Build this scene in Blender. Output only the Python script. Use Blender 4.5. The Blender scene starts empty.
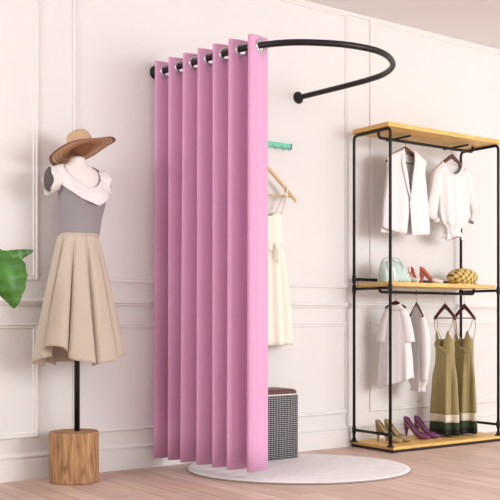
import bpy, bmesh, math, random
from math import sin, cos, pi, radians, sqrt, atan2
from mathutils import Vector, Matrix
random.seed(4)
S = bpy.context.scene
COL = S.collection

# ------------------------------------------------------------------ helpers
def lin(c):
    return tuple(((v/255)/12.92 if v/255 <= .04045 else ((v/255+.055)/1.055)**2.4) for v in c)+(1,)

def mat(name, rgb, rough=.6, metal=0, noise=0, nscale=20, bump=0, bscale=200, sheen=0, rgb2=None, spec=.5, stretch=None):
    m = bpy.data.materials.new(name); m.use_nodes = True
    n = m.node_tree.nodes; l = m.node_tree.links; b = n['Principled BSDF']
    b.inputs['Roughness'].default_value = rough; b.inputs['Metallic'].default_value = metal
    b.inputs['Specular IOR Level'].default_value = spec
    b.inputs['Base Color'].default_value = lin(rgb)
    if sheen: b.inputs['Sheen Weight'].default_value = sheen
    tc = n.new('ShaderNodeTexCoord'); mp = n.new('ShaderNodeMapping')
    l.new(tc.outputs['Object'], mp.inputs['Vector'])
    if stretch: mp.inputs['Scale'].default_value = stretch
    if noise or rgb2:
        t = n.new('ShaderNodeTexNoise'); t.inputs['Scale'].default_value = nscale; t.inputs['Detail'].default_value = 5
        l.new(mp.outputs[0], t.inputs['Vector'])
        r = n.new('ShaderNodeValToRGB')
        a = rgb; c = rgb2 or tuple(max(0, v*(1-noise)) for v in rgb)
        r.color_ramp.elements[0].position = .3; r.color_ramp.elements[1].position = .7
        r.color_ramp.elements[0].color = lin(c); r.color_ramp.elements[1].color = lin(a)
        l.new(t.outputs[0], r.inputs[0]); l.new(r.outputs[0], b.inputs['Base Color'])
    if bump:
        t = n.new('ShaderNodeTexNoise'); t.inputs['Scale'].default_value = bscale; t.inputs['Detail'].default_value = 3
        l.new(mp.outputs[0], t.inputs['Vector'])
        bp = n.new('ShaderNodeBump'); bp.inputs['Strength'].default_value = bump; bp.inputs['Distance'].default_value = .002
        l.new(t.outputs[0], bp.inputs['Height']); l.new(bp.outputs[0], b.inputs['Normal'])
    return m

def finish(name, bm, m, parent=None, smooth=True, bevel=0, solid=0, sub=0, offset=0, normals=True):
    if normals: bmesh.ops.recalc_face_normals(bm, faces=bm.faces)
    me = bpy.data.meshes.new(name); bm.to_mesh(me); bm.free()
    me.materials.append(m)
    if smooth:
        for p in me.polygons: p.use_smooth = True
    o = bpy.data.objects.new(name, me); COL.objects.link(o)
    if parent: o.parent = parent
    if solid:
        s = o.modifiers.new('s', 'SOLIDIFY'); s.thickness = solid; s.offset = offset
    if bevel:
        b = o.modifiers.new('b', 'BEVEL'); b.width = bevel; b.segments = 3; b.limit_method = 'ANGLE'
        b.harden_normals = False
    if sub:
        b = o.modifiers.new('u', 'SUBSURF'); b.levels = sub; b.render_levels = sub
    return o

def tag(o, label, cat, group=None):
    o['label'] = label; o['category'] = cat
    if group: o['group'] = group
    return o

def thing(name, label, cat, loc=(0, 0, 0), rz=0, group=None):
    o = bpy.data.objects.new(name, None); COL.objects.link(o)
    o.empty_display_size = .05
    o.location = loc; o.rotation_euler = (0, 0, rz)
    return tag(o, label, cat, group)

def box(bm, x0, x1, y0, y1, z0, z1):
    v = [bm.verts.new((x, y, z)) for z in (z0, z1) for x, y in ((x0, y0), (x1, y0), (x1, y1), (x0, y1))]
    for f in ((3, 2, 1, 0), (4, 5, 6, 7), (0, 1, 5, 4), (1, 2, 6, 5), (2, 3, 7, 6), (3, 0, 4, 7)):
        bm.faces.new([v[i] for i in f])
    return bm

def spline(pts, n=8):
    P = [Vector(p) for p in pts]; out = []
    for i in range(len(P)-1):
        a = P[i-1] if i else P[0]*2-P[1]; b = P[i]; c = P[i+1]; d = P[i+2] if i+2 < len(P) else P[-1]*2-P[-2]
        for k in range(n):
            t = k/n
            out.append(.5*((2*b)+(c-a)*t+(2*a-5*b+4*c-d)*t*t+(3*b-a-3*c+d)*t**3))
    out.append(P[-1]); return out

def tube(bm, pts, r, seg=12, caps=True):
    pts = [Vector(p) for p in pts]
    R = r if callable(r) else (lambda t: r)
    rings = []; prev = None
    for i, p in enumerate(pts):
        d = (pts[min(i+1, len(pts)-1)]-pts[max(i-1, 0)]).normalized()
        if prev is None:
            a = Vector((0, 0, 1)) if abs(d.z) < .9 else Vector((1, 0, 0))
            u = d.cross(a).normalized()
        else:
            u = (prev-d*prev.dot(d)).normalized()
        prev = u; w = d.cross(u); rr = R(i/(len(pts)-1))
        rings.append([bm.verts.new(p+(u*cos(2*pi*k/seg)+w*sin(2*pi*k/seg))*rr) for k in range(seg)])
    for a, b in zip(rings, rings[1:]):
        for k in range(seg): bm.faces.new((a[k], a[(k+1) % seg], b[(k+1) % seg], b[k]))
    if caps: bm.faces.new(rings[0][::-1]); bm.faces.new(rings[-1])
    return bm

def loft(bm, rings, closed=True, cap0=False, cap1=False):
    R = [[bm.verts.new(p) for p in r] for r in rings]
    n = len(R[0])
    for a, b in zip(R, R[1:]):
        for k in range(n if closed else n-1): bm.faces.new((a[k], a[(k+1) % n], b[(k+1) % n], b[k]))
    if cap0: bm.faces.new(R[0][::-1])
    if cap1: bm.faces.new(R[-1])
    return bm

def lathe(bm, prof, seg=32, c=(0, 0, 0), cap0=False, cap1=False):
    return loft(bm, [[(c[0]+r*cos(2*pi*k/seg), c[1]+r*sin(2*pi*k/seg), c[2]+z) for k in range(seg)] for r, z in prof], True, cap0, cap1)

def sheet(bm, f, nu, nv):
    g = [[bm.verts.new(f(i/nu, j/nv)) for j in range(nv+1)] for i in range(nu+1)]
    for i in range(nu):
        for j in range(nv): bm.faces.new((g[i][j], g[i+1][j], g[i+1][j+1], g[i][j+1]))
    return bm

def interp(tab, z):
    if z <= tab[0][0]: return tab[0][1:]
    for a, b in zip(tab, tab[1:]):
        if z <= b[0]:
            t = (z-a[0])/(b[0]-a[0]); t = t*t*(3-2*t)*.5+t*.5
            return tuple(p+(q-p)*t for p, q in zip(a[1:], b[1:]))
    return tab[-1][1:]

def B(): return bmesh.new()

# ------------------------------------------------------------------ camera
A = atan2(1320, 950); DX, DY = cos(A), sin(A)
cam = bpy.data.cameras.new('camera'); co = bpy.data.objects.new('camera', cam); COL.objects.link(co)
co.location = (-3.1767, -4.4139, .78); co.rotation_euler = (pi/2, 0, A-pi/2)
cam.sensor_width = 36; cam.lens = 36*950/500; cam.shift_y = .14; cam.clip_start = .05
S.camera = co

# ------------------------------------------------------------------ materials
M_wall = mat('wall_paint', (229, 226, 224), .75, bump=.08, bscale=60)
M_trim = mat('trim_paint', (232, 229, 227), .6)
M_ceil = mat('ceiling_paint', (232, 229, 228), .8)
M_black = mat('black_pipe', (38, 36, 37), .38, .55, bump=.1, bscale=300)
M_dark = mat('dark_iron', (46, 38, 38), .5, .4)
M_pink = mat('pink_fabric', (225, 166, 205), .75, bump=.15, bscale=900, sheen=.25, noise=.03, nscale=300)
M_silver = mat('silver', (205, 205, 208), .2, 1)
M_shelf = None
M_mint = mat('mint_plastic', (104, 205, 170), .35)
M_chrome = mat('chrome_wire', (190, 190, 192), .25, 1)
M_woodh = mat('pale_hanger_wood', (222, 184, 128), .45, noise=.12, nscale=30, stretch=(1, 8, 8))
M_dkwood = mat('dark_hanger_wood', (104, 62, 38), .4, noise=.25, nscale=30)
M_maroon = mat('maroon_hanger', (72, 24, 26), .3)
M_cream = mat('cream_fabric', (243, 238, 222), .85, bump=.2, bscale=600, sheen=.2)
M_white = mat('white_fabric', (236, 233, 233), .85, bump=.2, bscale=600, sheen=.2)
M_white2 = mat('white_knit', (236, 232, 230), .9, bump=.35, bscale=350, sheen=.2)
M_manq = mat('mannequin_white', (238, 230, 228), .55)
M_grey = mat('grey_knit', (150, 144, 148), .9, bump=.3, bscale=700, stretch=(1, 1, .15))
M_beige = mat('beige_fabric', (202, 187, 170), .85, bump=.2, bscale=700, noise=.04, nscale=200, sheen=.15)
M_collar = mat('collar_fabric', (232, 227, 227), .85, bump=.2, bscale=500)
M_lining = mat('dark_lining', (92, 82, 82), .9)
M_olive = mat('olive_fabric', (168, 152, 104), .8, bump=.2, bscale=600, noise=.06, nscale=60)
M_band = mat('cream_band', (226, 216, 198), .85)
M_green = mat('dark_green_band', (52, 66, 44), .85)
M_hemblk = mat('black_hem', (24, 26, 26), .85)
M_leaf = mat('leaf_green', (76, 142, 44), .42, noise=.35, nscale=14)
M_stem = mat('stem_green', (88, 120, 50), .5)
M_pot = mat('pot_ceramic', (222, 216, 208), .4)
M_soil = mat('soil', (70, 52, 38), .95, bump=1, bscale=80)
M_taupe = mat('taupe_leather', (166, 144, 104), .35)
M_purple = mat('purple_suede', (116, 62, 104), .6)
M_tan = mat('tan_sole', (204, 170, 116), .4)
M_coral = mat('coral_leather', (222, 118, 108), .35)
M_wleather = mat('white_leather', (240, 234, 226), .35)
M_mintbag = mat('mint_leather', (200, 224, 216), .4, noise=.08, nscale=12)
M_brownl = mat('brown_leather', (98, 58, 52), .4, bump=.2, bscale=120)
M_insole = mat('insole_leather', (214, 190, 150), .5)

def wood(name, c1, c2, scale, stretch, rough=.45, bump=.2):
    m = bpy.data.materials.new(name); m.use_nodes = True
    n = m.node_tree.nodes; l = m.node_tree.links; b = n['Principled BSDF']; b.inputs['Roughness'].default_value = rough
    tc = n.new('ShaderNodeTexCoord'); mp = n.new('ShaderNodeMapping'); mp.inputs['Scale'].default_value = stretch
    l.new(tc.outputs['Object'], mp.inputs[0])
    t = n.new('ShaderNodeTexNoise'); t.inputs['Scale'].default_value = scale; t.inputs['Detail'].default_value = 8; t.inputs['Distortion'].default_value = 1.2
    l.new(mp.outputs[0], t.inputs['Vector'])
    r = n.new('ShaderNodeValToRGB'); r.color_ramp.elements[0].position = .32; r.color_ramp.elements[1].position = .66
    r.color_ramp.elements[0].color = lin(c1); r.color_ramp.elements[1].color = lin(c2)
    l.new(t.outputs[0], r.inputs[0]); l.new(r.outputs[0], b.inputs['Base Color'])
    bp = n.new('ShaderNodeBump'); bp.inputs['Strength'].default_value = bump; bp.inputs['Distance'].default_value = .003
    l.new(t.outputs[0], bp.inputs['Height']); l.new(bp.outputs[0], b.inputs['Normal'])
    return m
M_shelf = wood('yellow_pine', (212, 162, 80), (244, 206, 124), 9, (1, 12, 12))
M_stump = wood('stump_wood', (128, 90, 58), (194, 152, 106), 7, (5, 5, .8), .75, .6)

def floor_mat():
    m = bpy.data.materials.new('floor_planks'); m.use_nodes = True
    n = m.node_tree.nodes; l = m.node_tree.links; b = n['Principled BSDF']; b.inputs['Roughness'].default_value = .5
    tc = n.new('ShaderNodeTexCoord'); mp = n.new('ShaderNodeMapping'); mp.inputs['Rotation'].default_value = (0, 0, pi/2)
    l.new(tc.outputs['Object'], mp.inputs[0])
    br = n.new('ShaderNodeTexBrick'); l.new(mp.outputs[0], br.inputs['Vector'])
    br.inputs['Scale'].default_value = 1; br.inputs['Brick Width'].default_value = 1.1; br.inputs['Row Height'].default_value = .105
    br.inputs['Mortar Size'].default_value = .0018; br.inputs['Mortar Smooth'].default_value = .2; br.offset = .37
    br.inputs['Color1'].default_value = lin((230, 203, 188)); br.inputs['Color2'].default_value = lin((212, 182, 166)); br.inputs['Mortar'].default_value = lin((160, 128, 114))
    br.inputs['Bias'].default_value = 0
    mp2 = n.new('ShaderNodeMapping'); mp2.inputs['Scale'].default_value = (14, 1.1, 1); l.new(tc.outputs['Object'], mp2.inputs[0])
    t = n.new('ShaderNodeTexNoise'); t.inputs['Scale'].default_value = 3; t.inputs['Detail'].default_value = 7; l.new(mp2.outputs[0], t.inputs['Vector'])
    r = n.new('ShaderNodeValToRGB'); r.color_ramp.elements[0].position = .3; r.color_ramp.elements[1].position = .7
    r.color_ramp.elements[0].color = (.68, .66, .66, 1); r.color_ramp.elements[1].color = (1.0, 1.0, 1.0, 1)
    l.new(t.outputs[0], r.inputs[0])
    mx = n.new('ShaderNodeMix'); mx.data_type = 'RGBA'; mx.blend_type = 'MULTIPLY'; mx.inputs[0].default_value = .8
    l.new(br.outputs['Color'], mx.inputs[6]); l.new(r.outputs[0], mx.inputs[7]); l.new(mx.outputs[2], b.inputs['Base Color'])
    return m
M_floor = floor_mat()

def check_mat(name, a, bcol, scale, third=None, rot=(0, 0, 0), thr=.55):
    """woven check: two crossing stripe sets"""
    m = bpy.data.materials.new(name); m.use_nodes = True
    n = m.node_tree.nodes; l = m.node_tree.links; b = n['Principled BSDF']; b.inputs['Roughness'].default_value = .85
    tc = n.new('ShaderNodeTexCoord'); mp = n.new('ShaderNodeMapping'); mp.inputs['Rotation'].default_value = rot
    l.new(tc.outputs['Object'], mp.inputs[0])
    if third is None:
        ck = n.new('ShaderNodeTexChecker'); ck.inputs['Scale'].default_value = scale
        ck.inputs['Color1'].default_value = lin(a); ck.inputs['Color2'].default_value = lin(bcol)
        l.new(mp.outputs[0], ck.inputs['Vector']); l.new(ck.outputs['Color'], b.inputs['Base Color'])
    else:
        sx = n.new('ShaderNodeSeparateXYZ'); l.new(mp.outputs[0], sx.inputs[0])
        outs = []
        for ax in ('X', 'Z'):
            mu = n.new('ShaderNodeMath'); mu.operation = 'MULTIPLY'; mu.inputs[1].default_value = scale; l.new(sx.outputs[ax], mu.inputs[0])
            fr = n.new('ShaderNodeMath'); fr.operation = 'FRACT'; l.new(mu.outputs[0], fr.inputs[0])
            gt = n.new('ShaderNodeMath'); gt.operation = 'GREATER_THAN'; gt.inputs[1].default_value = thr; l.new(fr.outputs[0], gt.inputs[0]); outs.append(gt)
        ad = n.new('ShaderNodeMath'); ad.operation = 'ADD'; l.new(outs[0].outputs[0], ad.inputs[0]); l.new(outs[1].outputs[0], ad.inputs[1])
        hf = n.new('ShaderNodeMath'); hf.operation = 'MULTIPLY'; hf.inputs[1].default_value = .5; l.new(ad.outputs[0], hf.inputs[0])
        r = n.new('ShaderNodeValToRGB'); r.color_ramp.interpolation = 'CONSTANT'
        e = r.color_ramp.elements; e[0].position = 0; e[0].color = lin(a); e[1].position = .25; e[1].color = lin(third)
        x = e.new(.75); x.color = lin(bcol)
        l.new(hf.outputs[0], r.inputs[0]); l.new(r.outputs[0], b.inputs['Base Color'])
    return m
M_hound = check_mat('houndstooth', (222, 220, 222), (16, 16, 22), 92, (58, 58, 66), thr=.42)
M_plaid = check_mat('yellow_plaid', (232, 206, 128), (62, 50, 36), 30, (186, 158, 92), rot=(0, .6, 0), thr=.64)

def ring_mat():
    """straw brim with concentric darker and paler braid rows"""
    m = bpy.data.materials.new('straw_brim'); m.use_nodes = True
    n = m.node_tree.nodes; l = m.node_tree.links; b = n['Principled BSDF']; b.inputs['Roughness'].default_value = .8
    tc = n.new('ShaderNodeTexCoord'); ln = n.new('ShaderNodeVectorMath'); ln.operation = 'LENGTH'
    mp = n.new('ShaderNodeMapping'); mp.inputs['Scale'].default_value = (1, 1, 0); l.new(tc.outputs['Object'], mp.inputs[0]); l.new(mp.outputs[0], ln.inputs[0])
    dv = n.new('ShaderNodeMath'); dv.operation = 'DIVIDE'; dv.inputs[1].default_value = .17; l.new(ln.outputs['Value'], dv.inputs[0])
    r = n.new('ShaderNodeValToRGB'); e = r.color_ramp.elements
    stops = [(0, (158, 110, 70)), (.60, (172, 124, 84)), (.66, (206, 170, 132)), (.70, (160, 114, 78)), (.76, (210, 176, 140)), (.80, (158, 112, 78)),
             (.86, (214, 180, 146)), (.90, (150, 106, 76)), (.955, (128, 90, 66))]
    e[0].position, e[0].color = stops[0][0], lin(stops[0][1]); e[1].position, e[1].color = stops[-1][0], lin(stops[-1][1])
    for p, c in stops[1:-1]:
        x = e.new(p); x.color = lin(c)
    l.new(dv.outputs[0], r.inputs[0]); l.new(r.outputs[0], b.inputs['Base Color'])
    w = n.new('ShaderNodeMath'); w.operation = 'MULTIPLY'; w.inputs[1].default_value = 900; l.new(ln.outputs['Value'], w.inputs[0])
    s = n.new('ShaderNodeMath'); s.operation = 'SINE'; l.new(w.outputs[0], s.inputs[0])
    bp = n.new('ShaderNodeBump'); bp.inputs['Strength'].default_value = .3; bp.inputs['Distance'].default_value = .001
    l.new(s.outputs[0], bp.inputs['Height']); l.new(bp.outputs[0], b.inputs['Normal'])
    return m
M_brim = ring_mat()
M_crown = mat('straw_crown', (206, 176, 142), .85, bump=.4, bscale=260, noise=.06, nscale=160, stretch=(1, 1, 6))

# ------------------------------------------------------------------ room
H = 2.682; X0, X1 = -5.0, 5.0
def struct(name, bm, m, **k):
    o = finish(name, bm, m, **k); o['kind'] = 'structure'; return o
struct('floor', box(B(), X0, X1, -8, .1, -.1, 0), M_floor, smooth=False)
struct('wall_back', box(B(), X0, X1, 0, .1, 0, H), M_wall, smooth=False)
struct('ceiling', box(B(), X0, X1, -8, .1, H, H+.1), M_ceil, smooth=False)
struct('wall_left', box(B(), X0-.1, X0, -8, .1, 0, H), M_wall, smooth=False)

def run(bm, prof, xa, xb):     # profile (depth, z) swept along x
    loft(bm, [[(x, -d, z) for d, z in prof] for x in (xa, xb)], True, True, True); return bm
struct('baseboard_back', run(B(), [(0, 0), (.020, 0), (.020, .094), (.012, .099), (.011, .106), (.019, .110), (.020, .117), (.010, .124), (.006, .131), (0, .131)], X0, X1), M_trim, smooth=False)
struct('trim_1', run(B(), [(0, .852), (.008, .852), (.012, .858), (.012, .862), (.022, .868), (.024, .876), (.022, .883), (.012, .887), (.012, .893), (0, .893)], X0, X1), M_trim, smooth=False)
struct('trim_2', run(B(), [(0, H-.018), (.008, H-.018), (.014, H-.010), (.014, H), (0, H)], X0, X1), M_trim, smooth=False)
def frame(x0, x1, z0, z1):
    prof = [(0, 0), (0, .007), (.004, .011), (.010, .011), (.013, .006), (.017, .0045), (.020, .007), (.024, .007), (.027, .0)]
    bm = B(); R = []
    for cx, cz, sx, sz in ((x0, z0, 1, 1), (x1, z0, -1, 1), (x1, z1, -1, -1), (x0, z1, 1, -1), (x0, z0, 1, 1)):
        R.append([(cx+sx*i, -h, cz+sz*i) for i, h in prof])
    loft(bm, R, False); bmesh.ops.remove_doubles(bm, verts=bm.verts, dist=1e-5); return bm
n = 3
for x0, x1 in ((-3.3, -1.288), (-1.103, .744), (.925, 2.9)):
    for z0, z1 in ((.975, 2.676), (.203, .765)):
        struct('trim_%d' % n, frame(x0, x1, z0, z1), M_trim, smooth=False); n += 1

# ------------------------------------------------------------------ curtain rod
RZ = 2.100
rodpts = [(-.632, -.006, RZ), (-.582, -.09, RZ)] if False else []
rodpts = [(-.622, -.004, RZ), (-.600, -.10, RZ), (-.572, -.26, RZ), (-.549, -.40, RZ), (-.530, -.52, RZ), (-.508, -.64, RZ), (-.466, -.746, RZ), (-.390, -.850, RZ),
          (-.286, -.925, RZ), (-.142, -.985, RZ), (.025, -1.0, RZ), (.165, -.955, RZ), (.300, -.850, RZ), (.378, -.715, RZ), (.400, -.580, RZ), (.390, -.383, RZ), (.370, -.18, RZ), (.352, -.004, RZ)]
rp = spline(rodpts, 10)
rod = thing('curtain_rod', 'matte black curved U-shaped curtain rod fixed to the wall above the changing area', 'curtain rod', (-.15, 0, RZ))
def rel(bm, o):
    bmesh.ops.translate(bm, verts=bm.verts, vec=-Vector(o)); return bm
finish('pipe', rel(tube(B(), rp, .0155, 16), rod.location), M_black, rod)
for x in (-.622, .352):
    bm = B()
    prof = [(.036, 0), (.036, .005), (.030, .008), (.021, .010), (.021, .026), (.0165, .029)]
    loft(bm, [[(x+r*cos(t*pi/12), -h-.0005, RZ+r*sin(t*pi/12)) for t in range(24)] for r, h in prof], True, True, True)
    finish('wall_flange', rel(bm, rod.location), M_black, rod)

# ------------------------------------------------------------------ curtain
cum = [0]
for a, b in zip(rp, rp[1:]): cum.append(cum[-1]+(b-a).length)
def rod_at(s):
    for i in range(len(cum)-1):
        if s <= cum[i+1]:
            t = (s-cum[i])/(cum[i+1]-cum[i]); p = rp[i].lerp(rp[i+1], t); d = (rp[i+1]-rp[i]).normalized(); return p, d
S0, PER, NP = .036, .1130, 6.385
AMP = .057
def cpath(q, amp=AMP):      # q in periods; ridge (towards the camera's left) at whole q
    s = S0+PER*q; p, d = rod_at(s); nrm = Vector((d.y, -d.x, 0))     # points to -x side for d=-y
    u = cos(2*pi*q)
    u = math.copysign(abs(u)**.85, u)
    return p+nrm*(amp*u)
q0, q1 = .0, NP
N = 330
ZT, ZB = 2.147, .056
zs = [ZT, ZT-.006, ZT-.03, ZT-.12] + [ZT-.12-(ZT-.12-ZB)*k/14 for k in range(1, 15)]
bm = B()
def cpt(i, z):
    q = q0+(q1-q0)*i/N; f = (ZT-z)/(ZT-ZB)
    w = AMP*(1+.10*f)
    p = cpath(q, w)
    return (p.x+.014+(-.018*f)+.004*f*sin(q*2.3), p.y-.022*f-.006*f*sin(q*1.7+1), z)
loft(bm, [[cpt(i, z) for i in range(N+1)] for z in zs], False)
cur = finish('curtain', bm, M_pink, solid=.003)
bm = B()
cutq = [k+.25 for k in range(7)]+[k+.75 for k in range(6)]
rings = []
for q in cutq:
    a = cpath(q-.02); b = cpath(q+.02); t = (b-a).normalized(); nr = Vector((t.y, -t.x, 0)); p = cpath(q); p.z = RZ; p.x += .014
    Mx = Matrix((t, Vector((0, 0, 1)), t.cross(Vector((0, 0, 1))))).transposed().to_4x4(); Mx.translation = p
    c = bmesh.ops.create_cone(bm, cap_ends=True, segments=28, radius1=.0245, radius2=.0245, depth=.03)
    bmesh.ops.transform(bm, matrix=Mx, verts=c['verts']); rings.append(Mx)
cut = finish('cutter', bm, M_pink)
md = cur.modifiers.new('b', 'BOOLEAN'); md.object = cut; md.operation = 'DIFFERENCE'; md.solver = 'EXACT'
bpy.context.view_layer.update()
me = bpy.data.meshes.new_from_object(cur.evaluated_get(bpy.context.evaluated_depsgraph_get()))
cur.modifiers.clear(); cur.data = me
bpy.data.objects.remove(cut)
tag(cur, 'long pink pleated grommet curtain hanging from the black curved rod', 'curtain')
for Mx in rings:
    bm = B()
    R = []
    for (r, h) in [(.0225, -.0035), (.0215, 0), (.0225, .0035), (.028, .0052), (.034, .0042), (.037, .002), (.037, -.002), (.034, -.0042), (.028, -.0052)]:
        R.append([(r*cos(2*pi*k/32), r*sin(2*pi*k/32), h) for k in range(32)])
    R.append(R[0]); loft(bm, R, True); bmesh.ops.remove_doubles(bm, verts=bm.verts, dist=1e-6)
    bmesh.ops.transform(bm, matrix=Mx, verts=bm.verts)
    finish('grommet', bm, M_silver, cur)

# ------------------------------------------------------------------ rug
bm = B(); c = Vector((-.062, -.522)); r_ = Vector((DY, -DX)); d_ = Vector((DX, DY))
def rr(k, s, z):
    t = 2*pi*k/96; p = c+r_*(.583*s*cos(t))+d_*(.485*s*sin(t)); return (p.x, p.y, z)
loft(bm, [[rr(k, s, z) for k in range(96)] for s, z in ((.985, 0), (1, .003), (1, .008), (.99, .012), (.95, .0125), (.5, .0125))], True, True, True)
M_rug = mat('rug_pile', (246, 244, 244), .95, noise=.06, nscale=35, bump=.9, bscale=260)
M_rugedge = mat('rug_edge', (160, 150, 146), .9)
rug = finish('rug', bm, M_rug); tag(rug, 'round light grey rug on the wooden floor under the pink curtain', 'rug')
bm = B()
tube(bm, [rr(k, 1.0, .005) for k in range(96)]+[rr(0, 1.0, .005)], .0045, 8)
finish('edge_binding', bm, M_rugedge, rug)

# ------------------------------------------------------------------ ottoman
def rbox(bm, x0, x1, y0, y1, rad, levels, seg=6):
    R = []
    for (z, ins) in levels:
        a0, a1, b0, b1, rd = x0+ins, x1-ins, y0+ins, y1-ins, max(.002, rad-ins*.5)
        ring = []
        for cx, cy, t0 in ((a1-rd, b1-rd, 0), (a0+rd, b1-rd, pi/2), (a0+rd, b0+rd, pi), (a1-rd, b0+rd, 1.5*pi)):
            for k in range(seg+1):
                t = t0+pi/2*k/seg; ring.append((cx+rd*cos(t), cy+rd*sin(t), z))
        R.append(ring)
    return loft(bm, R, True, True, True)
ott = thing('ottoman', 'houndstooth fabric ottoman with a brown leather top on the rug behind the pink curtain', 'ottoman', (-.062, -.170, .013))
finish('body', rbox(B(), -.20, .20, -.11, .11, .022, [(0, .006), (.006, 0), (.350, 0), (.358, .003), (.362, .010)]), M_hound, ott)
finish('seat_cushion', rbox(B(), -.197, .197, -.107, .107, .03, [(.360, .004), (.363, 0), (.370, 0), (.378, .006), (.384, .02), (.387, .05)]), M_brownl, ott)
bm = B()
pts = []
for cx, cy, t0 in ((.176, .086, 0), (-.176, .086, pi/2), (-.176, -.086, pi), (.176, -.086, 1.5*pi)):
    for k in range(7): t = t0+pi/2*k/6; pts.append((cx+.024*cos(t), cy+.024*sin(t), .356))
pts.append(pts[0]); tube(bm, pts, .003, 8)
finish('piping', bm, M_wleather, ott)

# ------------------------------------------------------------------ rack
RX0, RX1, RYB, RYF = .750, 1.712, -.052, -.368
PR = .0092
rack = thing('clothes_rack', 'black pipe clothes rack with three yellow wooden shelves standing against the wall', 'clothes rack', (1.23, -.2, 0))
RL = rack.location.copy()
def rpart(name, bm, m, **k): return finish(name, rel(bm, RL), m, rack, **k)
for (z0, z1, y0, y1, x0, x1) in ((1.918, 1.944, -.374, -.060, .728, 1.735), (.982, 1.006, -.356, -.062, .762, 1.70)):
    rpart('shelf', box(B(), x0, x1, y0, y1, z0, z1), M_shelf, smooth=False, bevel=.002)
rpart('base_shelf', box(B(), .755, 1.765, -.388, -.030, .016, .034), M_shelf, smooth=False, bevel=.002)
rpart('base_frame', box(B(), .752, 1.768, -.391, -.027, 0, .0158), M_dark, smooth=False, bevel=.002)
def corner(a, b, c, r=.03, n=6):
    a, b, c = Vector(a), Vector(b), Vector(c); u = (a-b).normalized(); v = (c-b).normalized()
    p, q = b+u*r, b+v*r
    return [p*(1-t)**2+b*2*t*(1-t)+q*t*t for t in [k/n for k in range(n+1)]]
ZP = 1.9085
for x in (RX0, RX1):
    rpart('side_frame', tube(B(), [(x, RYB, .034)]+corner((x, RYB, 0), (x, RYB, ZP), (x, RYF, ZP))+corner((x, RYB, ZP), (x, RYF, ZP), (x, RYF, 0))+[(x, RYF, .034)], PR), M_black)
    for z, nm in ((.105, 'bottom_side_bar'), (.970, 'shelf_side_bar')):
        rpart(nm, tube(B(), [(x, RYB, z), (x, RYF, z)], PR*.95), M_black)
    for y in (RYB, RYF):
        bm = B()
        lathe(bm, [(.024, .034), (.024, .039), (.014, .041), (.0125, .055), (.010, .056)], 20, (x, y, 0), True, True)
        rpart('foot_flange', bm, M_black)
        for z in (.105, .970, 1.03 if y == RYB else None):
            if z is None: continue
            bm = B(); lathe(bm, [(.0095, -.022), (.0125, -.021), (.0125, .021), (.0095, .022)], 16, (x, y, z), True, True)
            rpart('pipe_fitting', bm, M_black)
rpart('back_bar', tube(B(), [(RX0, RYB, 1.03), (RX1, RYB, 1.03)], PR), M_black)
rpart('back_bar', tube(B(), [(RX0, RYB, .105), (RX1, RYB, .105)], PR*.9), M_black) if False else None
TR, MR = 1.884, .950
for z, zt, nm, xa, xb in ((TR, 1.918, 'top_hanging_rod', .815, 1.660), (MR, .982, 'middle_hanging_rod', .822, 1.670)):
    rpart(nm, tube(B(), [(xa, -.2, zt)]+corner((xa, -.2, zt), (xa, -.2, z), (xb, -.2, z), .024)+corner((xa, -.2, z), (xb, -.2, z), (xb, -.2, zt), .024)+[(xb, -.2, zt)], PR), M_black)
for x in (.985, 1.50):
    rpart('cross_brace', tube(B(), [(x, -.095, 1.8995), (x, -.300, 1.8995)], .0065), M_black)
    
# ------------------------------------------------------------------ hangers
def hanger(label, apex, psi, half, drop, m, thick=.008, bar=True, rod_r=PR, rodz=None, hook=True, wide=.022):
    """apex: point where the arms meet; arms run along local X"""
    t = thing('clothes_hanger', label, 'hanger', apex, psi, 'dark wooden hangers on the top rod' if apex[2] > 1.5 else 'dark red hangers on the middle rod')
    bm = B()
    n = 14; R = []
    for i in range(-n, n+1):
        u = i/n; x = half*u
        z = -drop*abs(u)**1.12 - .004*(1-abs(u)) if abs(u) > .001 else -.004
        w = wide*(1-.35*abs(u)); d = thick*(1+.35*abs(u))
        R.append([(x+w*.35*cos(k*pi/5)*0, d*.5*cos(k*pi/5)*2*.5, z-w*.5+w*.5*sin(k*pi/5)) for k in range(10)])
    loft(bm, R, True, True, True); finish('arms', bm, m, t)
    if bar:
        finish('crossbar', tube(B(), [(-half*.86, 0, -drop*.86-.022), (half*.86, 0, -drop*.86-.022)], .0035, 8), m, t)
    if rodz is not None:
        hr = rod_r+.0035; cz = rodz-apex[2]
        pts = [(0, 0, -.008), (0, 0, cz-hr-.006)]
        for k in range(0, 9):
            a = -pi/2+.35+ (pi*1.25)*k/8
            pts.append((0, hr*cos(a), cz+hr*sin(a)))
        bm = B(); tube(bm, pts, .0018, 8)
        # the hook swivels: it always crosses the rod, which runs along world X
        bmesh.ops.rotate(bm, verts=bm.verts, cent=(0, 0, 0), matrix=Matrix.Rotation(-psi, 3, 'Z'))
        finish('hook', bm, M_chrome, t)
    return t

def folds(th, f, amp, k=7, ph=0):
    return amp*f*(sin(k*th+ph)+.5*sin((k*2+1)*th+ph*1.7))

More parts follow.
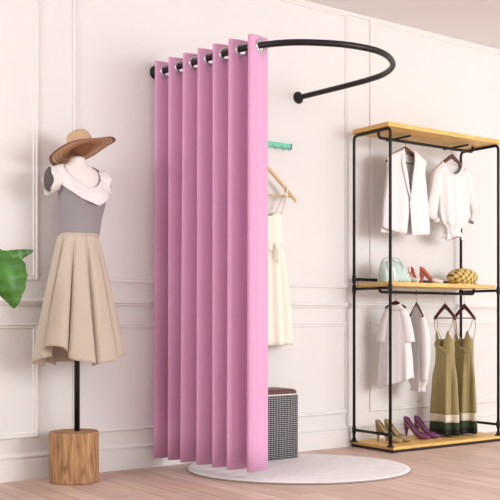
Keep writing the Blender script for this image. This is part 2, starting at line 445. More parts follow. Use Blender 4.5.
def body_loft(tab, n=64, fold=0, k=9, ph=0, dz=None):
    """rings from table rows (z, cx, cy, half width, half depth, fold amount)"""
    R = []
    for (z, cx, cy, w, d, fa) in tab:
        ring = []
        for i in range(n):
            th = 2*pi*i/n
            ff = fa*(sin(k*th+ph)+.45*sin((2*k+1)*th+ph*2))
            c_, s_ = cos(th), sin(th)
            e = .8
            x = cx+(w+ff)*math.copysign(abs(c_)**e, c_); y = cy+(d+ff)*math.copysign(abs(s_)**e, s_)
            ring.append((x, y, z+(dz(th, z) if dz else 0)))
        R.append(ring)
    return R
def rows(tab, n):
    z0, z1 = tab[0][0], tab[-1][0]
    return [(z0+(z1-z0)*i/n,)+interp(tab, z0+(z1-z0)*i/n) for i in range(n+1)]

# -- white vest
VA = (1.045, -.2, 1.853)
hanger('dark brown wooden hanger holding the white sleeveless vest', (VA[0], VA[1], VA[2]+.008), 0, .166, .098, M_dkwood, rodz=TR, bar=True, wide=.034, thick=.012)
vest = thing('vest', 'long white sleeveless open-front vest hanging under the top shelf at left', 'vest', (VA[0], VA[1], VA[2]), 0)
def vw(z):   # half width
    return interp([(-.545, .200), (-.40, .192), (-.25, .170), (-.17, .158), (-.125, .160), (-.095, .170), (-.085, .168)], z)[0]
def vtop(x):  # shoulder line height over |x|
    ax = abs(x); return -.012-.50*max(0, ax-.03)**1.02 if ax > .03 else -.012
def vback(u, v):
    x = (u*2-1); z = -.535*v
    wz = vw(-.085-.46*v)
    X = x*wz; zt = vtop(X)-(.030*math.exp(-(X/.035)**2)); Z = zt+(-.540-zt)*v
    return (X, .016*(1-x*x)+.004*sin(X*55)*v+.006, Z)
finish('back_panel', sheet(B(), vback, 40, 30), M_white, vest, solid=.002)
for sgn in (-1, 1):
    def vf(u, v, sgn=sgn):
        # inner edge: neck -> overlap at v~.62 -> apart at hem
        xin = interp([(0, .040), (.12, .040), (.40, .012), (.62, -.006), (.8, .004), (1, .020)], v)[0]
        w = vw(-.085-.46*v)
        X = xin+(w-xin)*u
        zt = vtop(X); zb = -.540+(.030*u*u if sgn < 0 else -.012+.02*u)
        Z = zt+(zb-zt)*v
        Y = -.016*(1-(X/w)**2)-.005*sin(X*70+2*sgn)*v-.012-.006*(1-u)*(v > .02)-(.004 if sgn > 0 else 0)
        return (X*sgn, Y if u < .999 else .004, Z)
    finish('front_panel', sheet(B(), vf, 24, 40), M_white, vest, solid=.002)
    def lap(u, v, sgn=sgn):
        xin = interp([(0, .040), (.12, .040), (.40, .012), (.62, -.006), (.8, .004), (1, .020)], v*.62)[0]
        wd = .034*sin(pi*min(1, .16+v*.84))**.8
        X = xin+wd*u; zt = vtop(X)
        Z = zt+(-.540-zt)*v*.62
        return (X*sgn, -.040-.004*sin(pi*u)-(.004 if sgn > 0 else 0)+.012*(1-v)**3, Z)
    finish('lapel', sheet(B(), lap, 6, 24), M_white, vest, solid=.002)

# -- white blouse
BA = (1.462, -.2, 1.851)
hanger('brown wooden hanger holding the white balloon-sleeve blouse', (BA[0], BA[1], BA[2]+.006), 0, .130, .090, M_dkwood, rodz=TR, bar=False, wide=.034, thick=.012)
bl = thing('blouse', 'white balloon-sleeve blouse with gathered hem hanging under the top shelf at right', 'blouse', BA, 0)
tab = [(-.520, .0, 0, .062, .030, .005), (-.495, .0, 0, .062, .026, .004), (-.478, .0, 0, .066, .030, .004), (-.445, .0, 0, .118, .044, .007), (-.38, .0, 0, .140, .048, .007),
       (-.28, .0, 0, .142, .044, .006), (-.18, 0, 0, .150, .038, .004), (-.125, 0, 0, .152, .032, .003), (-.085, 0, 0, .128, .026, .001), (-.055, 0, 0, .086, .022, 0)]
def bdz(th, z):
    if z < -.14: return 0
    f = (z+.14)/.08; s_ = sin(th)
    return -.078*f*max(0, -s_)**2-.016*f*max(0, s_)**2
finish('bodice', loft(B(), body_loft(rows(tab, 44), 72, k=11, dz=bdz)), M_white2, bl, solid=.002)
for sgn in (-1, 1):
    if sgn < 0:
        path = [(-.095, 0, -.100), (-.138, -.002, -.150), (-.160, -.004, -.24), (-.186, -.006, -.34), (-.192, -.008, -.390), (-.165, -.010, -.430)]
    else:
        path = [(.095, 0, -.100), (.138, -.002, -.150), (.166, -.004, -.24), (.208, -.006, -.32), (.215, -.008, -.365), (.182, -.010, -.415)]
    rads = [(0, .036), (.25, .044), (.5, .044), (.72, .044), (.88, .034), (.95, .020), (1, .019)]
    pts = spline(path, 8); bm = B(); R = []
    for i, p in enumerate(pts):
        t = i/(len(pts)-1); d = (pts[min(i+1, len(pts)-1)]-pts[max(i-1, 0)]).normalized()
        y = Vector((0, 1, 0)); u = d.cross(y).normalized(); r = interp(rads, t)[0]
        R.append([p+u*(r*(1+.06*sin(5*a+t*4))*cos(a))+y*(r*.62*(1+.1*sin(6*a+t*3))*sin(a)) for a in [2*pi*k/32 for k in range(32)]])
    slv = finish('sleeve', loft(bm, R, True, True, False), M_white2, bl, solid=.002)
    bm = B(); p = pts[-1]; d = (pts[-1]-pts[-3]).normalized()
    tube(bm, [p-d*.004, p+d*.02], .020, 20, False); finish('cuff', bm, M_white, slv, solid=.002)
bm = B()
R = []
for j in range(8):
    f = j/7; R.append([((.068+.018*f+.010*f*sin(9*a))*cos(a)+.010, (.028+.014*f+.008*f*sin(9*a))*sin(a), -.500-.045*f+.012*f*sin(3*a)) for a in [2*pi*k/72 for k in range(72)]])
finish('ruffle_hem', loft(bm, R), M_white, bl, solid=.002)
bm = B(); R = []
tube(bm, [((.098)*cos(a)*1.0, .024*sin(a), -.058-.078*max(0, -sin(a))**2-.018*max(0, sin(a))**2) for a in [2*pi*k/48 for k in range(49)]], .0035, 8)
finish('neck_binding', bm, M_white, bl)

# -- white t-shirt (turned)
TA = (.958, -.2, .905)
PT = radians(-60)
hanger('dark red hanger holding the white short-sleeved top below the middle shelf', TA, PT, .065, .042, M_maroon, rodz=MR, bar=False)
ts = thing('shirt', 'white short-sleeved top on the middle rod behind the front left post of the rack', 'shirt', TA, PT)
tab = [(-.515, 0, 0, .102, .044, .008), (-.40, 0, 0, .100, .042, .006), (-.25, 0, 0, .090, .038, .003), (-.14, 0, 0, .074, .032, .001), (-.075, 0, 0, .066, .028, 0), (-.040, 0, 0, .046, .022, 0), (-.018, 0, 0, .032, .020, 0)]
finish('torso_panel', loft(B(), body_loft(rows(tab, 34), 64, k=6, dz=lambda th, z: (-.02*max(0, -sin(th)) if z > -.06 else 0) - (-.035*cos(th)*max(0, (-.30-z)/.215) if z < -.30 else 0))), M_white, ts, solid=.002)
for sgn in (-1, 1):
    path = [(.036*sgn, 0, -.066), (.056*sgn, 0, -.120), (.070*sgn, 0, -.190), (.078*sgn, 0, -.262)]
    pts = spline(path, 6); R = []
    for i, p in enumerate(pts):
        t = i/(len(pts)-1); d = (pts[min(i+1, len(pts)-1)]-pts[max(i-1, 0)]).normalized(); y = Vector((0, 1, 0)); u = d.cross(y).normalized()
        r = .030+.012*t
        R.append([p+u*(r*cos(a))+y*((.026+.010*t)*sin(a)) for a in [2*pi*k/28 for k in range(28)]])
    finish('sleeve', loft(B(), R, True, True, False), M_white, ts, solid=.002)
bm = B(); tube(bm, [(.033*cos(a), .021*sin(a), -.018-.02*max(0, -sin(a))) for a in [2*pi*k/32 for k in range(33)]], .004, 8)
finish('collar', bm, M_white, ts)

# -- second white top, seen nearly edge on
WA = (1.138, -.2, .897)
PW = radians(63)
hanger('dark red hanger holding the narrow white blouse seen edge-on', WA, PW, .125, .085, M_maroon, rodz=MR)
w2 = thing('blouse', 'narrow white blouse seen edge-on on the middle rod beside the olive dresses', 'blouse', (WA[0]+.012, WA[1], WA[2]), PW)
tab = [(-.560, 0, 0, .080, .030, .006), (-.535, 0, 0, .075, .026, .004), (-.50, 0, 0, .100, .040, .006), (-.35, 0, 0, .110, .042, .006), (-.20, 0, 0, .105, .034, .004), (-.11, 0, 0, .100, .026, .002), (-.075, 0, 0, .085, .020, 0), (-.045, 0, 0, .050, .016, 0), (-.030, 0, 0, .030, .013, 0)]
finish('bodice', loft(B(), body_loft(rows(tab, 36), 64, k=8)), M_white, w2, solid=.002)
for sgn in (-1, 1):
    path = [(.080*sgn, 0, -.095), (.118*sgn, -.004, -.20), (.128*sgn, -.006, -.36), (.118*sgn, -.004, -.49)]
    pts = spline(path, 6); R = []
    for i, p in enumerate(pts):
        t = i/(len(pts)-1); r = .022+.012*sin(pi*min(1, t*1.1)); R.append([p+Vector((r*cos(a), r*.8*sin(a), 0)) for a in [2*pi*k/24 for k in range(24)]])
    finish('sleeve', loft(B(), R, True, True, False), M_white, w2, solid=.002)

# -- two olive dresses
PD = radians(-90)
def olive(x, hl, dl, zoff=0, ph=0, post=False):
    ap = (x, -.2, .892)
    hanger(hl, ap, PD, .088, .090, M_maroon, rodz=MR, wide=.036, thick=.018)
    t = thing('dress', dl, 'dress', ap, PD, 'olive dresses on the middle rod')
    # dress body: local x width
    full = [(-.835, 0, 0, .086, .046, .020), (-.70, 0, 0, .083, .042, .019), (-.50, 0, 0, .078, .037, .014), (-.37, 0, 0, .070, .032, .004), (-.30, 0, 0, .070, .032, .001), (-.235, 0, 0, .070, .030, 0)]
    def sl(z0, z1, n, grow=0):
        out = []
        for i in range(n+1):
            z = z0+(z1-z0)*i/n; r = interp(full, z); out.append((z, r[0], r[1], r[2]+grow, r[3]+grow, r[4]))
        return out
    def dzn(th, z):
        if z < -.31: return 0
        f = (z+.31)/.075; fr = max(0, -sin(th))
        c_ = abs(cos(th))
        return f*(.055*math.exp(-((c_-.62)/.25)**2)-.060*math.exp(-(c_/.20)**2)) if sin(th) < 0 else f*(.0)
    finish('dress_body', loft(B(), body_loft(sl(-.712, -.235, 34), 72, k=5, ph=ph, dz=dzn)), M_olive, t, solid=.002)
    finish('cream_hem_band', loft(B(), body_loft(sl(-.762, -.712, 4), 72, k=5, ph=ph)), M_band, t, solid=.002)
    finish('green_hem_band', loft(B(), body_loft(sl(-.808, -.762, 4), 72, k=5, ph=ph)), M_green, t, solid=.002)
    finish('black_hem_band', loft(B(), body_loft(sl(-.845, -.808, 3), 72, k=5, ph=ph)), M_hemblk, t, solid=.002)
    for sx in (-1, 1):
        finish('strap', tube(B(), spline([(.080*sx, -.008, -.088), (.072*sx, -.018, -.15), (.044*sx, -.026, -.205)], 6), .0022, 6), M_olive, t)
        finish('strap', tube(B(), spline([(.080*sx, .008, -.088), (.078*sx, .018, -.17), (.054*sx, .024, -.236)], 6), .0022, 6), M_olive, t)
    # crossed front drape
    bm = B(); sheet(bm, lambda u, v: (-.058+.10*u, -.034-.006*sin(pi*u), -.250-.05*u-.030*v), 10, 3)
    finish('wrap_edge', bm, M_olive, t, solid=.002)
olive(1.396, 'dark red hanger holding the left olive dress', 'olive strap dress with cream and black hem bands, nearer the purple shoes', ph=.4)
olive(1.578, 'dark red hanger holding the right olive dress by the rear post', 'olive strap dress with cream and black hem bands, beside the rear post of the rack', ph=1.7)

# ------------------------------------------------------------------ shoes
def pump(label, loc, rz, m, sole_m, length=.20, hh=.085, group=None, toe=None, toe_m=None, high=.055):
    t = thing('high_heel_shoe', label, 'shoe', loc, rz, group)
    sc = length/.20
    def zb(s):    # sole height, s=0 toe, 1 heel
        return .006+ (0 if s < .30 else (hh-.006)*(3*((s-.30)/.7)**2-2*((s-.30)/.7)**3)) + .004*max(0, .12-s)/.12
    def wd(s): return .036*interp([(0, .10), (.05, .42), (.15, .78), (.30, 1.0), (.45, .88), (.65, .66), (.85, .72), (.95, .58), (1, .30)], s)[0]*sc
    def ht(s): return interp([(0, .016), (.1, .026), (.3, .040), (.5, .030), (.7, .034), (.9, .050), (1, .054)], s)[0]*sc
    def tm(s): return pi*interp([(0, 1), (.24, 1), (.34, .72), (.45, .58), (.7, .50), (1, .56)], s)[0]
    def P(s, q):
        a = q*tm(s); w = wd(s); h = ht(s)
        hz = h if tm(s) < pi*.7 else h
        zc = (1-cos(a)) * (h/ (1-cos(tm(s))) )
        return Vector(((.5-s)*length+.004*(s > .9)*0, w*sin(a) if abs(a) < pi/2 else w*sin(a)*.9+0, zb(s)+zc))
    ns = 36
    def shell(s0, s1, off=0):
        bm = B(); sheet(bm, lambda u, v: P(s0+(s1-s0)*u, v*2-1)+Vector((0, 0, 0)), ns, 20); return bm
    if toe:
        finish('upper', shell(toe, 1), m, t, solid=.0025); finish('toe_cap', shell(0, toe), toe_m, t, solid=.0025)
    else:
        finish('upper', shell(0, 1), m, t, solid=.0025)
    # sole
    bm = B(); R = []
    for i in range(ns+1):
        s = i/ns; w = wd(s)*.86; z = zb(s)-.0015; th = .005 if s < .3 else .003; x = (.5-s)*length
        R.append([(x, -w, z), (x, w, z), (x, w*.9, z-th), (x, -w*.9, z-th)])
    finish('sole', loft(bm, R, True, True, True), sole_m, t, smooth=False)
    # heel
    bm = B(); R = []
    for i in range(11):
        f = i/10; z = (hh-.004)*(1-f)+.0005; a = .017*(1-f)**1.6+.0045; b = .015*(1-f)**1.6+.0042
        cx = -.5*length+.020*sc-.001+.004*f*0-.004*sin(pi*f)*0+ .004*(1-f)
        R.append([(cx-.004+a*cos(k*pi/8), b*sin(k*pi/8), z) for k in range(16)])
    finish('heel', loft(bm, R, True, True, True), m, t)
    # insole
    bm = B(); R = []
    for i in range(20):
        s = .30+.68*i/19; w = wd(s)*.80; z = zb(s)+.004; x = (.5-s)*length; R.append([(x, w*(k/4-1), z+.002*(k/4-1)**2) for k in range(9)])
    finish('insole', loft(bm, R, False), M_insole, t, solid=.001)
    return t
zb_ = .0345
hd = radians(-72)
pump('taupe high-heeled pump standing leftmost on the rack base', (.888, -.215, zb_), hd, M_taupe, M_tan, .178, .088, 'taupe pair of pumps')
pump('taupe high-heeled pump beside the purple pair, right one of its pair', (.964, -.215, zb_), hd, M_taupe, M_tan, .178, .088, 'taupe pair of pumps')
pump('purple high-heeled pump beside the taupe pair, left one of its pair', (1.140, -.205, zb_), hd, M_purple, M_tan, .178, .093, 'purple pair of pumps')
pump('purple high-heeled pump nearest the olive dresses on the rack base', (1.232, -.205, zb_), hd, M_purple, M_tan, .178, .093, 'purple pair of pumps')
pump('coral pump with white toe on the middle shelf beside the mint handbag', (1.112, -.20, 1.0065), radians(-118), M_coral, M_wleather, .15, .070, 'coral pair of pumps', .42, M_wleather)
pump('coral pump with white toe on the middle shelf nearer the checked cap', (1.262, -.21, 1.0065), radians(-66), M_coral, M_wleather, .15, .074, 'coral pair of pumps', .42, M_wleather)

# ------------------------------------------------------------------ handbag
bag = thing('handbag', 'mint handbag with curved handles standing at the left of the middle shelf', 'handbag', (.925, -.2, 1.0065), 0)
tab = [(0, .094, .040), (.01, .098, .045), (.06, .096, .042), (.10, .088, .030), (.125, .080, .018), (.132, .076, .010)]
R = []
for z, w, d in tab:
    R.append([((w+.002*sin(5*a))*math.copysign(abs(cos(a))**.5, cos(a)), d*math.copysign(abs(sin(a))**.6, sin(a)), z) for a in [2*pi*k/48 for k in range(48)]])
finish('body', loft(B(), R, True, True, True), M_mintbag, bag)
for y in (-.034, .034):
    finish('handle', tube(B(), spline([(-.062, y, .075), (-.060, y*.9, .12), (-.035, y*.7, .150), (0, y*.6, .156), (.035, y*.7, .148), (.058, y*.9, .118), (.060, y, .075)], 6), .0042, 8), M_mintbag, bag)
finish('centre_strap', sheet(B(), lambda u, v: (-.028+.020*u, -.047-.001+.036*v**2.2, .004+.126*v), 3, 12), M_wleather, bag, solid=.002)
R = [[(.088+dx+w*cos(a), -.008+.030*sin(a)*(1-f*.35), z) for a in [2*pi*k/24 for k in range(24)]] for f, (z, dx, w) in zip((0, .25, .5, .75, 1), ((0, .030, .036), (.03, .028, .036), (.06, .014, .030), (.09, .0, .02), (.108, -.008, .008)))]
finish('side_pocket', loft(B(), R, True, True, True), M_mintbag, bag)
for x, z, y in [(-.01, .010, -.046), (.022, .010, -.046), (.050, .010, -.045), (.078, .012, -.036), (.118, .012, -.030), (.116, .040, -.034), (.106, .062, -.030), (.100, .086, -.022)]:
    bm = B(); bmesh.ops.create_uvsphere(bm, u_segments=10, v_segments=6, radius=.0042); bmesh.ops.translate(bm, verts=bm.verts, vec=(x, y, z)); finish('stud', bm, M_dark, bag)

# ------------------------------------------------------------------ checked cap
cap = thing('checked_cap', 'puffy yellow and black checked cap resting at the right of the middle shelf', 'cap', (1.560, -.2, 1.0065), radians(-8))
cap.scale = (.80, .80, .95)
R = []
for z, w, d in [(.012, .098, .075), (.020, .120, .088), (.040, .138, .100), (.062, .138, .100), (.085, .120, .088), (.102, .088, .066), (.112, .045, .036), (.115, .010, .008)]:
    R.append([((w*(1+.012*sin(8*a)))*cos(a), (d*(1+.02*sin(8*a)))*sin(a), z) for a in [2*pi*k/64 for k in range(64)]])
finish('crown', loft(B(), R, True, False, True), M_plaid, cap)
finish('band', lathe(B(), [(1, 0), (1, .016)], 48) if False else loft(B(), [[(.100*cos(a), .077*sin(a), z) for a in [2*pi*k/48 for k in range(48)]] for z in (0, .008, .020)]), M_plaid, cap, solid=.003)
finish('peak', sheet(B(), lambda u, v: ((.094+.045*v)*cos(-.9+1.5*u), (.072+.055*v)*sin(-.9+1.5*u), .014-.010*v), 16, 5), M_plaid, cap, solid=.004)
bm = B(); bmesh.ops.create_uvsphere(bm, u_segments=12, v_segments=8, radius=.008); bmesh.ops.translate(bm, verts=bm.verts, vec=(0, 0, .117)); finish('button', bm, M_plaid, cap)

# ------------------------------------------------------------------ mint rail, hanger and cream dress on the wall
rail = thing('coat_rail', 'mint green wall rail with small wire hooks, above the cream dress', 'coat rail', (.05, 0, 1.80))
finish('rail', box(B(), -.24, .228, -.026, -.001, -.016, .014), M_mint, rail, smooth=False, bevel=.004)
finish('end_cap', box(B(), .2282, .236, -.028, -.001, -.018, .016), mat('dark_mint', (58, 120, 100), .4), rail, smooth=False, bevel=.002)
for x in (-.18, -.09, .005, .10, .16, .205):
    big = x in (.0,)
    r = .012
    finish('hook', tube(B(), [(x, -.026, -.004)]+[(x, -.030-r+r*cos(a)*1.0, -.020-r*sin(a)) for a in [pi*k/8 for k in range(9)]], .0018, 8), M_chrome, rail)
HA = (.055, -.072, 1.675)
def wood_hanger():
    t = thing('clothes_hanger', 'pale wooden hanger with crossbar holding the cream dress', 'hanger', HA, 0)
    bm = B(); R = []; n = 16
    for i in range(-n, n+1):
        u = i/n; x = .222*u; z = -.185*abs(u)**1.05-(0 if abs(u) > .08 else 0); w = .030*(1-.1*abs(u)) if abs(u) < .9 else .026
        R.append([(x, .0065*cos(k*pi/6), z-.015+w*.5*sin(k*pi/6)) for k in range(12)])
    finish('arms', loft(bm, R, True, True, True), M_woodh, t)
    finish('crossbar', tube(B(), [(-.185, 0, -.180), (.185, 0, -.180)], .0055, 10), M_woodh, t)
    pts = [(0, 0, -.004), (0, 0, .052)]+[(.0+.024-.024*cos(a), 0, .067+.024*sin(a)) for a in [pi*1.25*k/10 for k in range(11)]]
    bm = B(); tube(bm, pts, .0020, 8); bmesh.ops.rotate(bm, verts=bm.verts, matrix=Matrix.Rotation(pi/2, 3, 'Z'))
    finish('hook', bm, M_chrome, t)
wood_hanger()
cd = thing('dress', 'cream sleeveless dress with tied waist hanging on the wall behind the pink curtain', 'dress', (.055, -.072, 1.675), 0)
tab = [(-.465, 0, 0, .112, .038, .003), (-.40, 0, 0, .112, .040, .002), (-.33, 0, 0, .112, .038, .001), (-.275, 0, 0, .108, .032, 0)]
finish('bodice', loft(B(), body_loft(rows(tab, 12), 64, k=9, dz=lambda th, z: -.03*max(0, (z+.33)/.055)*math.exp(-(cos(th)/.35)**2) if z > -.33 else 0)), M_cream, cd, solid=.002)
tab = [(-1.040, 0, 0, .182, .048, .010), (-.85, 0, 0, .168, .045, .009), (-.65, 0, 0, .146, .041, .007), (-.52, 0, 0, .126, .038, .006), (-.465, 0, 0, .114, .038, .004)]
finish('skirt', loft(B(), body_loft(rows(tab, 24), 120, k=13)), M_cream, cd, solid=.002)
bm = B(); R = []
for j in range(6):
    f = j/5; R.append([((.114+.016*f+.007*f*sin(15*a))*cos(a), (.040+.006*f+.006*f*sin(15*a))*sin(a), -.452-.055*f+.004*sin(7*a)) for a in [2*pi*k/120 for k in range(120)]])
finish('waist_ruffle', loft(bm, R), M_cream, cd, solid=.002)
for sx in (-1, 1):
    finish('strap', tube(B(), spline([(.095*sx, -.034, -.285), (.125*sx, -.026, -.22), (.150*sx, -.010, -.140), (.152*sx, 0, -.124), (.148*sx, .012, -.16), (.100*sx, .030, -.278)], 6), .0045, 8), M_cream, cd)
for x, l in ((.030, .09), (.045, .11)):
    finish('waist_tie', tube(B(), spline([(.035, -.048, -.458), (x, -.056, -.50), (x+.002, -.058, -.46-l)], 6), .004, 8), M_cream, cd)

# ------------------------------------------------------------------ mannequin
MX, MY = -1.165, -.190
mq = thing('mannequin', 'headless white mannequin torso on a black pole set in a wooden stump', 'mannequin', (MX, MY, 0))
bm = B(); ang = [0, .42, .80, 1.22, 1.60, 2.05, 2.50, 2.9, 3.35, 3.8, 4.2, 4.62, 5.0, 5.45, 5.85]
R = []
for z, s in ((.001, .985), (.006, 1), (.10, 1.0), (.18, .99), (.236, 1.0), (.243, .985)):
    R.append([(-.018+.121*s*cos(a)*(1+.02*sin(3*a)), .117*s*sin(a)*(1+.02*cos(5*a)), z) for a in ang])
finish('stump_base', loft(bm, R, True, True, True), M_stump, mq, smooth=False, bevel=.003)
finish('pole', tube(B(), [(-.004, 0, .243), (-.004, 0, 1.10)], .0135, 16), M_black, mq)
# torso: rows (z, cx, cy, half w, half d)
tor = [(1.02, .012, 0, .080, .058), (1.10, .012, 0, .082, .060), (1.185, .012, 0, .088, .066), (1.25, .016, -.002, .094, .070), (1.33, .022, -.004, .108, .084), (1.375, .022, -.002, .112, .082), (1.42, .016, .004, .120, .070),
       (1.475, .008, .008, .128, .056), (1.508, .004, .010, .104, .048), (1.530, .002, .010, .066, .042), (1.540, .002, .009, .045, .039), (1.552, .001, .006, .038, .037), (1.562, .001, .003, .036, .035), (1.570, .001, .003, .030, .029), (1.575, .001, .003, .012, .012)]
def tor_at(z): return interp([(r[0],)+r[1:] for r in tor], z)
R = []
for i in range(61):
    z = 1.02+(1.575-1.02)*i/60; cx, cy, w, d = tor_at(z)
    ring = []
    for k in range(56):
        a = 2*pi*k/56; x = cx+w*cos(a); y = cy+d*sin(a)
        # bust
        if sin(a) < 0:
            bz = math.exp(-((z-1.365)/.045)**2)
            y -= .018*bz*(math.exp(-((cos(a)-.48)/.28)**2)+math.exp(-((cos(a)+.48)/.28)**2))
        ring.append((x, y, z))
    R.append(ring)
finish('torso', loft(B(), R, True, True, True), M_manq, mq)

dr = thing('dress', 'dress with white ruffle collar, grey bodice and flared beige skirt on the mannequin', 'dress', (MX, MY, 0))
# bodice a few mm outside the torso
R = []
for i in range(33):
    z = 1.188+(1.405-1.188)*i/32; cx, cy, w, d = tor_at(z); ring = []
    for k in range(72):
        a = 2*pi*k/72; g = .007
        x = cx+(w+g)*cos(a); y = cy+(d+g)*sin(a)
        if sin(a) < 0:
            bz = math.exp(-((z-1.365)/.045)**2); y -= .020*bz*(math.exp(-((cos(a)-.48)/.28)**2)+math.exp(-((cos(a)+.48)/.28)**2))
        ring.append((x, y, z+.035*(i/32)*abs(cos(a))**2))
    R.append(ring)
finish('bodice', loft(B(), R), M_grey, dr, solid=.003)
# skirt
def skirt_pt(a, f):
    # f 0 waist .. 1 hem ; a angle, -pi/2 is the front
    K = 11
    ph = K*a+.9+.7*sin(2*a)
    wv = max(0, f-.01)**.75
    back = max(0, sin(a))
    rw = .098+.104*f**.95; rd = .076+.080*f**.95-.020*back*f
    am = .030*wv*(1-.45*back)+.0025
    c0 = cos(ph); fold = 1-2*((1-c0)/2)**2.6         # broad rounded ridges, tight valleys
    aa = a+.55*am*sin(ph)/.16                        # ridges lean over the valleys
    c_, s_ = cos(aa), sin(aa)
    x = .004+(rw+am*fold)*c_; y = (rd+am*fold*.9)*s_
    fl = math.exp(-((((a-(-2.42)+pi) % (2*pi))-pi)/.42)**2)
    x += -.022*fl*wv; y += -.016*fl*wv
    zh = .566+.008*fold + .086*fl + .050*max(0, cos(a))**2
    z = 1.186-(1.186-zh)*f
    return (x, y, z)
na = 360
bm = B(); R = [[skirt_pt(2*pi*k/na, j/40) for k in range(na)] for j in range(41)]
finish('skirt', loft(bm, R), M_beige, dr, solid=.003)
finish('waistband', loft(B(), [[(.012-.008*j/3+(.097+.001*(j == 1))*cos(a), (.0765+.001*(j == 1))*sin(a), 1.196-.012*j/3) for a in [2*pi*k/72 for k in range(72)]] for j in range(4)]), M_beige, dr, solid=.003)
# collar: neckline loop to outer ruffle loop, laid over the shoulders
def surf(a, z, g):
    cx, cy, w, d = tor_at(z); y = cy+(d+g)*sin(a)
    if sin(a) < 0:
        bz = math.exp(-((z-1.365)/.045)**2); y -= .020*bz*(math.exp(-((cos(a)-.48)/.28)**2)+math.exp(-((cos(a)+.48)/.28)**2))
    return cx+(w+g)*cos(a), y
def collar(u, v):
    a = 2*pi*u-pi/2; dl = ((2*pi*u+pi) % (2*pi))-pi       # dl=0 at the front
    fr = math.exp(-(abs(dl-.10)/.80)**2.4); bk = math.exp(-(abs(abs(dl)-pi)/.8)**2)
    zi = 1.531-.115*fr-.022*bk                             # neckline
    zo = 1.450-.118*math.exp(-(abs(dl-.15)/1.05)**2.2)-.05*bk+.006*sin(7*a+.8)
    z = zi+(zo-zi)*v
    side = abs(cos(a))**1.5
    g = .013+.010*v+.000*v*side+.006*v*sin(8*a+1.2)
    x, y = surf(a, z, g)
    return (x, y, z+.012*sin(pi*v)*side)
bm = B(); sheet(bm, collar, 160, 18); bmesh.ops.remove_doubles(bm, verts=bm.verts, dist=1e-5)
finish('ruffle_collar', bm, M_collar, dr, solid=.0025)
for sx in (-1, 1):
    R = []
    for j in range(9):
        f = j/8
        R.append([(sx*(.100+.052*f+.005*f*sin(5*a+1)), .004+(.050+.010*f+.004*f*sin(5*a))*cos(a)*.98, 1.451+(.054+.010*f+.005*f*sin(4*a+.6))*sin(a)-.006*f) for a in [2*pi*k/72 for k in range(72)]])
    finish('flutter_sleeve', loft(B(), R), M_collar, dr, solid=.0025)
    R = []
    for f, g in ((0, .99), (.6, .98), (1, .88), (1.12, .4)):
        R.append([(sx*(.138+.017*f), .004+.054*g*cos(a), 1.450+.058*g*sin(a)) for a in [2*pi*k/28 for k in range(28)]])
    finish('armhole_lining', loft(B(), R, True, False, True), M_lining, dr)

# hat
M_hatshade = mat('hat_shade_brown', (124, 80, 48), .9)
hat = thing('sun_hat', 'wide-brimmed tan straw sun hat tilted on top of the mannequin neck', 'hat', (MX+.016, MY-.012, 1.614))
hat.rotation_euler = (radians(-15), radians(-15.5), 0)
bm = B(); R = []
for j in range(15):
    f = j/14; r = .062+.106*f
    R.append([(r*cos(a)*1.0, r*.98*sin(a), -.012*f**1.5+.010*f*f*sin(2*a+.8)+.003*f*sin(5*a)) for a in [2*pi*k/96 for k in range(96)]])
finish('brim', loft(bm, R), M_brim, hat, solid=.003)
finish('crown', lathe(B(), [(.063, -.002), (.0635, .02), (.062, .045), (.056, .066), (.044, .080), (.028, .087), (.010, .090), (.002, .0903)], 48, cap1=True), M_crown, hat, solid=.003, offset=-1)
finish('shade_dome', lathe(B(), [(.0615, -.004), (.052, -.010), (.040, -.024), (.022, -.032), (.002, -.034)], 40, cap1=True), M_hatshade, hat, solid=.001)  # added dome between hat and neck, its brown standing in for shadow
finish('hat_band', lathe(B(), [(.0655, .001), (.0655, .013)], 48), M_crown, hat, solid=.002)

# ------------------------------------------------------------------ plant at the left edge
pl = thing('potted_plant', 'large-leaved green plant in a pale pot at the far left, leaning into view', 'plant', (-1.84, -.42, 0))
finish('pot', lathe(B(), [(.05, 0), (.115, .0), (.125, .02), (.150, .26), (.155, .30), (.148, .305), (.140, .29)], 40, cap0=True), M_pot, pl)
finish('soil', lathe(B(), [(.141, .275), (.08, .282), (.01, .285)], 32, cap1=True), M_soil, pl)
def leaf(base, tip, side, hw, bulge, fold=.25, nrm=(0, -1, 0)):
    base, tip, side, nm = Vector(base), Vector(tip), Vector(side).normalized(), Vector(nrm)
    def f(u, v):
        w = hw*(sin(pi*u**.62)**.75 if 0 < u < 1 else 0)*(1-.12*u)
        q = v*2-1
        p = base.lerp(tip, u)+nm*bulge*sin(pi*u)+side*w*q*1.0+nm*(fold*w*(abs(q)**1.3)*-1+.006*sin(u*30)*abs(q))
        return p
    bm = B(); sheet(bm, f, 30, 12); bmesh.ops.remove_doubles(bm, verts=bm.verts, dist=1e-5); return bm
E = pl.location
def L(x, y, z): return (x-E.x, y-E.y, z-E.z)
leaves = []
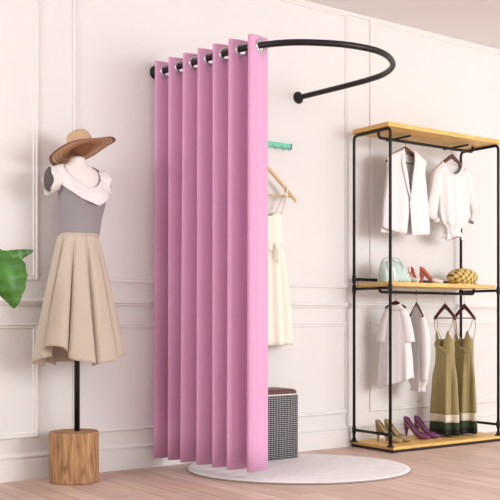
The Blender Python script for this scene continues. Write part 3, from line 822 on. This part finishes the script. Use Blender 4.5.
def addleaf(base, tip, side, hw, bulge, m=M_leaf, fold=.25, bend=None):
    finish('leaf', leaf(base, tip, side, hw, bulge, fold), m, pl, solid=.0015)
    b = Vector(base)
    finish('stem', tube(B(), spline([(b.x*.08, b.y*.08, .28), (b.x*.35, b.y*.35, .28+(b.z-.28)*.55), (b.x*.8, b.y*.8, .28+(b.z-.28)*.97), tuple(b)], 8), .006, 8), M_stem, pl)
addleaf(L(-1.640, -.42, 1.085), L(-1.580, -.43, .830), (1, 0, .12), .100, .03, fold=.3)
addleaf(L(-1.700, -.40, 1.020), L(-1.478, -.40, 1.092), (-.25, 0, 1), .036, .02, fold=.2)
addleaf(L(-1.80, -.45, .95), L(-1.76, -.62, .66), (1, 0, 0), .07, .03)
addleaf(L(-1.95, -.40, 1.10), L(-2.12, -.46, .86), (1, .2, .3), .09, .04)
addleaf(L(-1.86, -.30, 1.18), L(-1.90, -.26, 1.42), (1, 0, 0), .06, .03)
tag(pl, 'large-leaved green plant in a pale pot, leaning into view beside the mannequin', 'plant')

# ------------------------------------------------------------------ light
w = bpy.data.worlds.new('w'); S.world = w; w.use_nodes = True
w.node_tree.nodes['Background'].inputs['Color'].default_value = (.985, .99, 1, 1)
w.node_tree.nodes['Background'].inputs['Strength'].default_value = 1.22
def area(name, loc, target, sx, sy, power, col=(1, 1, 1)):
    l = bpy.data.lights.new(name, 'AREA'); l.shape = 'RECTANGLE'; l.size = sx; l.size_y = sy; l.energy = power; l.color = col
    o = bpy.data.objects.new(name, l); COL.objects.link(o); o.location = loc
    o.rotation_euler = (Vector(target)-Vector(loc)).to_track_quat('-Z', 'Y').to_euler(); return o
area('assumed_key_light', (1.9, -6.1, 1.95), (-.2, 0, 1.35), 3.0, 1.9, 180, (.985, .99, 1))  # assumed soft key from the front right, added lamp with no window behind it
area('left_fill', (-4.4, -1.3, 2.30), (-.7, -.4, 1.3), 1.5, 1.2, 48, (.985, .99, 1))  # added fill from the left for the curtain ridges, no real fixture
S.view_settings.view_transform = 'Standard'; S.view_settings.look = 'None'; S.view_settings.gamma = 1; S.view_settings.use_curve_mapping = False
S.view_settings.exposure = .15
